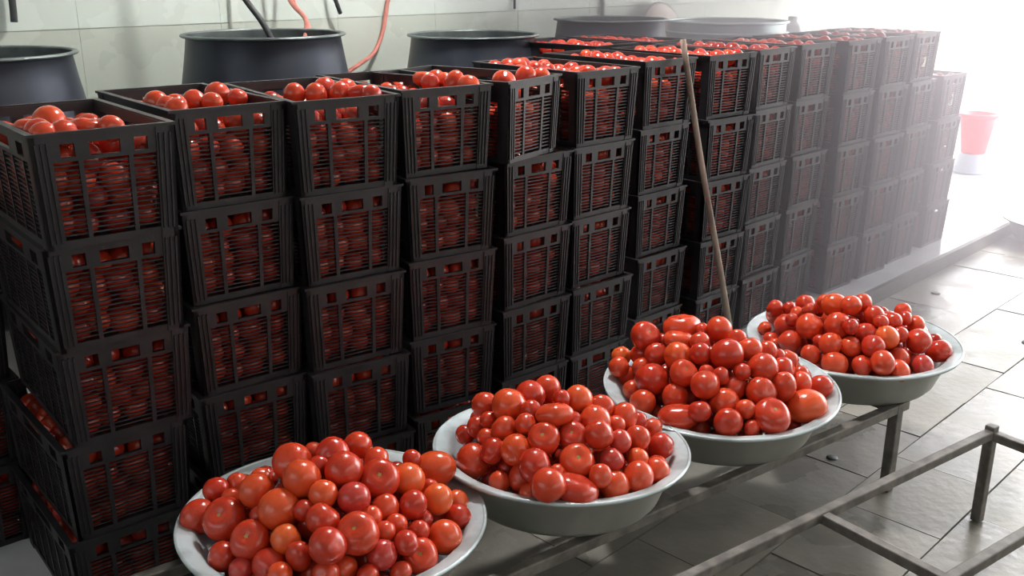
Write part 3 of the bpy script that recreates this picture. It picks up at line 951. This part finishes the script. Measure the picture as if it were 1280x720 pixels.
def cauldron(x, y, zr, rad, h, label, mat=None, mat_in=None, bulge=1.22):
    z0 = zr - h
    t = empty('cauldron', (x, y, z0))
    tag(t, label, 'cauldron', 'big cauldrons along the back wall')
    b = MB()
    b.lathe([(rad * .97, h), (rad * .955, h * .985), (rad * .99, h * .9), (rad * 1.06, h * .76), (rad * bulge * .95, h * .55),
             (rad * bulge, h * .35), (rad * bulge * .97, h * .16), (rad * .9, h * .04), (rad * .6, 0), (.0005, 0)], 64)
    link('body', b.mesh('body', mat or M['pot']), t)
    b = MB()
    b.lathe([(.0005, .012), (rad * .6, .012), (rad * .88, h * .05), (rad * bulge * .95, h * .18), (rad * bulge * .98, h * .35),
             (rad * bulge * .93, h * .55), (rad * 1.04, h * .76), (rad * .97, h * .9), (rad * .945, h)], 64)
    link('inside', b.mesh('inside', mat_in or M['pot_in']), t)
    b = MB()
    prof = []
    for i in range(8):
        a = 2 * math.pi * i / 8
        prof.append((rad * .985 +   .011 * math.cos(a), h + .006 * math.sin(a)))
    b.lathe(prof, 64, closed=True)
    link('rolled_rim', b.mesh('rolled_rim', mat_in or M['pot_in']), t)
    for s in (-1, 1):
        b = MB()
        pts = []
        for i in range(9):
            a = math.pi * i / 8
            pts.append((s * (rad * 1.0 + .055 * math.sin(a)) , -.07 * math.cos(a), h * .80 + .0))
        b.tube(pts, .008, 8)
        q = link('handle', b.mesh('handle', mat or M['pot']), t, rot=(0, 0, math.radians(60)))
    return t


cauldron(1.05, 3.36, 1.318, .29, .80, 'dark metal cauldron at the far left, its left half out of the picture', )
cauldron(2.06, 3.34, 1.334, .298, .80, 'dark metal cauldron with a rod and red hoses hanging into it')
cauldron(3.137, 3.34, 1.285, .292, .77, 'dark metal cauldron third from the left, behind the fourth and fifth crate stacks')
cauldron(4.14, 3.36, 1.318, .292, .80, 'dark metal cauldron fourth from the left, in front of the tan lid')

# pale steel tub behind the crates
t = empty('steel_tub', (5.30, 3.40, .50))
tag(t, 'wide pale steel tub with a double rim behind the far crates', 'tub')
b = MB()
b.lathe([(.0005, 0), (.30, 0), (.33, .02), (.35, .70), (.352, .76)], 72)
b.lathe([(.0005, .01), (.29, .01), (.32, .03), (.342, .70), (.345, .76)], 72)
link('body', b.mesh('body', M['steel']), t)
b = MB()
for zz in (.765, .705):
    prof = [(.355 + .014 * math.cos(2 * math.pi * i / 8), zz + .009 * math.sin(2 * math.pi * i / 8)) for i in range(8)]
    b.lathe(prof, 72, closed=True)
link('rolled_rim', b.mesh('rolled_rim', M['steel']), t)

# tan lid leaning on the wall
t = empty('pot_lid', (5.2, 3.80, 1.17), (math.radians(80), 0, 0))
tag(t, 'round tan lid leaning against the wall behind the steel tub', 'lid')
b = MB()
b.lathe([(.0005, .04), (.10, .035), (.17, .018), (.195, .006), (.20, 0), (.195, -.004), (.0005, .0)], 48)
link('disc', b.mesh('disc', M['tan']), t)
b = MB()
b.lathe([(.20 + .006 * math.cos(2 * math.pi * i / 8), .006 * math.sin(2 * math.pi * i / 8)) for i in range(8)], 48, closed=True)
link('edge_ring', b.mesh('edge_ring', M['pot_in']), t)

# white jug on the tub's corner
b = MB()
b.lathe([(.0005, 0), (.055, 0), (.06, .02), (.062, .13), (.045, .16), (.03, .17), (.03, .20), (.0005, .20)], 32)
t = link('white_jug', b.mesh('white_jug', M['white_plastic']), loc=(5.66, 3.16, 1.09))

# ---------------------------------------------------------------- leaning stick
b = MB()
A_, B_ = Vector((3.26, 1.955, PLAT * 0 + .072)), Vector((2.925, 2.035, 1.36))
B_ = Vector((2.955, 2.075, 1.33))
pts = []
for i in range(15):
    k = i / 14
    q = A_.lerp(B_, k)
    q.x += .008 * math.sin(k * 7)
    q.y += .003 * math.sin(k * 5 + 1)
    pts.append(q)
b.tube(pts, [.0135 - .003 * i / 14 for i in range(15)], 10)
o = link('wooden_stick', b.mesh('wooden_stick', M['wood']))
tag(o, 'long thin wooden stick leaning against the crate stacks', 'stick')

# ---------------------------------------------------------------- hoses and rods at the back wall


def hose(name, pts, r, mat, label, cat, n=24):
    P = [Vector(p) for p in pts]
    # smooth through the points
    out = []
    for i in range(len(P) - 1):
        p0, p1, p2, p3 = P[max(i - 1, 0)], P[i], P[i + 1], P[min(i + 2, len(P) - 1)]
        for k in range(8):
            t = k / 8
            out.append(.5 * ((2 * p1) + (-p0 + p2) * t + (2 * p0 - 5 * p1 + 4 * p2 - p3) * t * t + (-p0 + 3 * p1 - 3 * p2 + p3) * t ** 3))
    out.append(P[-1])
    b = MB()
    b.tube(out, r, 8)
    o = link(name, b.mesh(name, M[mat]))
    tag(o, label, cat)
    return o


hose('hanging_pipe', [(1.36, 3.86, 2.6), (1.365, 3.86, 1.9), (1.36, 3.86, 1.50), (1.355, 3.86, 1.385)], .013, 'black',
     'short dark pipe hanging down the wall at the top left', 'pipe')
hose('stirring_rod', [(1.95, 3.62, 1.85), (2.06, 3.50, 1.50), (2.13, 3.42, 1.33), (2.22, 3.34, 1.0)], .012, 'black',
     'dark rod standing in the second cauldron', 'rod')
hose('red_hose', [(2.40, 3.84, 2.4), (2.41, 3.84, 1.7), (2.44, 3.74, 1.45), (2.36, 3.50, 1.36), (2.24, 3.40, 1.22)], .010, 'red_hose',
     'red hose hanging into the second cauldron, left of the pair', 'hose')
hose('red_hose', [(2.52, 3.84, 2.4), (2.50, 3.84, 1.7), (2.47, 3.76, 1.45), (2.38, 3.52, 1.35), (2.28, 3.38, 1.22)], .009, 'red_hose',
     'red hose hanging into the second cauldron, right of the pair', 'hose')
hose('red_hose', [(3.10, 3.87, 2.4), (3.09, 3.87, 1.55), (3.07, 3.87, 1.40), (3.03, 3.86, 1.28), (2.96, 3.84, 1.19), (2.84, 3.80, 1.145), (2.70, 3.76, 1.10)],
     .010, 'red_hose', 'pinkish hose curving down the wall right of the second cauldron', 'hose')
hose('wall_hook', [(2.72, 3.89, 1.62), (2.735, 3.85, 1.50), (2.75, 3.83, 1.42), (2.775, 3.84, 1.375)], .010, 'black',
     'short dark hook on the wall above the second cauldron', 'hook')
hose('wall_cable', [(2.26, 3.885, 2.4), (2.25, 3.885, 1.7), (2.24, 3.885, 1.32)], .005, 'wall_grout', 'thin grey cable on the wall behind the second cauldron', 'cable')
hose('wall_cable', [(3.97, 3.885, 2.4), (3.965, 3.885, 1.7), (3.96, 3.885, 1.36)], .007, 'black', 'thin dark cable ending above the third cauldron', 'cable')
hose('wall_cable', [(4.72, 3.885, 2.4), (4.715, 3.885, 1.7), (4.71, 3.885, 1.30)], .012, 'wall_grout', 'grey cable on the wall above the fourth cauldron', 'cable')

# ---------------------------------------------------------------- red pail on its tub
t = empty('shaded_tub', (7.86, 2.76, PLAT))
t.scale = (.85, .85, 1.4)
tag(t, 'upturned tub, blue-grey shade put into its colour, under the red pail', 'tub')
b = MB()
b.lathe([(.155, 0), (.15, .01), (.12, .10), (.115, .105), (.0005, .105)], 32)
link('shell', b.mesh('shell', M['tub_shade']), t)
b = MB()
b.lathe([(.158 + .006 * math.cos(2 * math.pi * i / 8), .008 + .006 * math.sin(2 * math.pi * i / 8)) for i in range(8)], 32, closed=True)
link('rolled_rim', b.mesh('rolled_rim', M['tub_shade']), t)
t = empty('red_pail', (7.86, 2.76, PLAT + .148))
t.scale = (.84, .84, 1.18)
tag(t, 'red plastic pail standing past the end of the crate row', 'pail')
b = MB()
b.lathe([(.0005, 0), (.10, 0), (.105, .005), (.155, .25), (.150, .25), (.10, .012), (.0005, .01)], 40)
link('body', b.mesh('body', M['red_plastic']), t)
b = MB()
b.lathe([(.162 + .012 * math.cos(2 * math.pi * i / 8), .245 + .013 * math.sin(2 * math.pi * i / 8)) for i in range(8)], 40, closed=True)
link('rim', b.mesh('rim', M['red_plastic']), t)

# drain hole covers in the slabs
for (x, y, r, lb) in ((4.89, 1.80, .022, 'small dark drain hole near the step'), (2.88, 1.324, .018, 'small dark drain hole under the bench end'),
                      (4.49, 1.20, .05, 'dark round drain at the right edge of the floor')):
    b = MB()
    b.lathe([(.0005, .004), (r * .8, .004), (r, .002), (r * 1.05, -.002)], 20)
    o = link('floor_drain', b.mesh('floor_drain', M['black']), loc=(x, y, 0.0))
    tag(o, lb, 'drain')
tag(bpy.data.objects['white_jug'], 'white plastic jug beside the pale steel tub', 'jug')

# cloth bundle hanging on the wall
t = empty('cloth_bundle', (5.55, 3.84, 1.385))
tag(t, 'grey-brown cloth bundle hanging on the wall above the steel tub', 'cloth')
b = MB()
b.lathe([(.0005, 0), (.05, .012), (.085, .05), (.075, .12), (.045, .19), (.02, .23), (.03, .27), (.0005, .28)], 28)
b.v = [(x * (1 + .12 * math.sin(5 * math.atan2(y, x) + z * 9)), y * .55, z) for x, y, z in b.v]
link('cloth', b.mesh('cloth', M['tan']), t)
b = MB(); b.tube([(0, .03, .24), (0, .05, .33)], .006)
link('peg', b.mesh('peg', M['pot']), t)
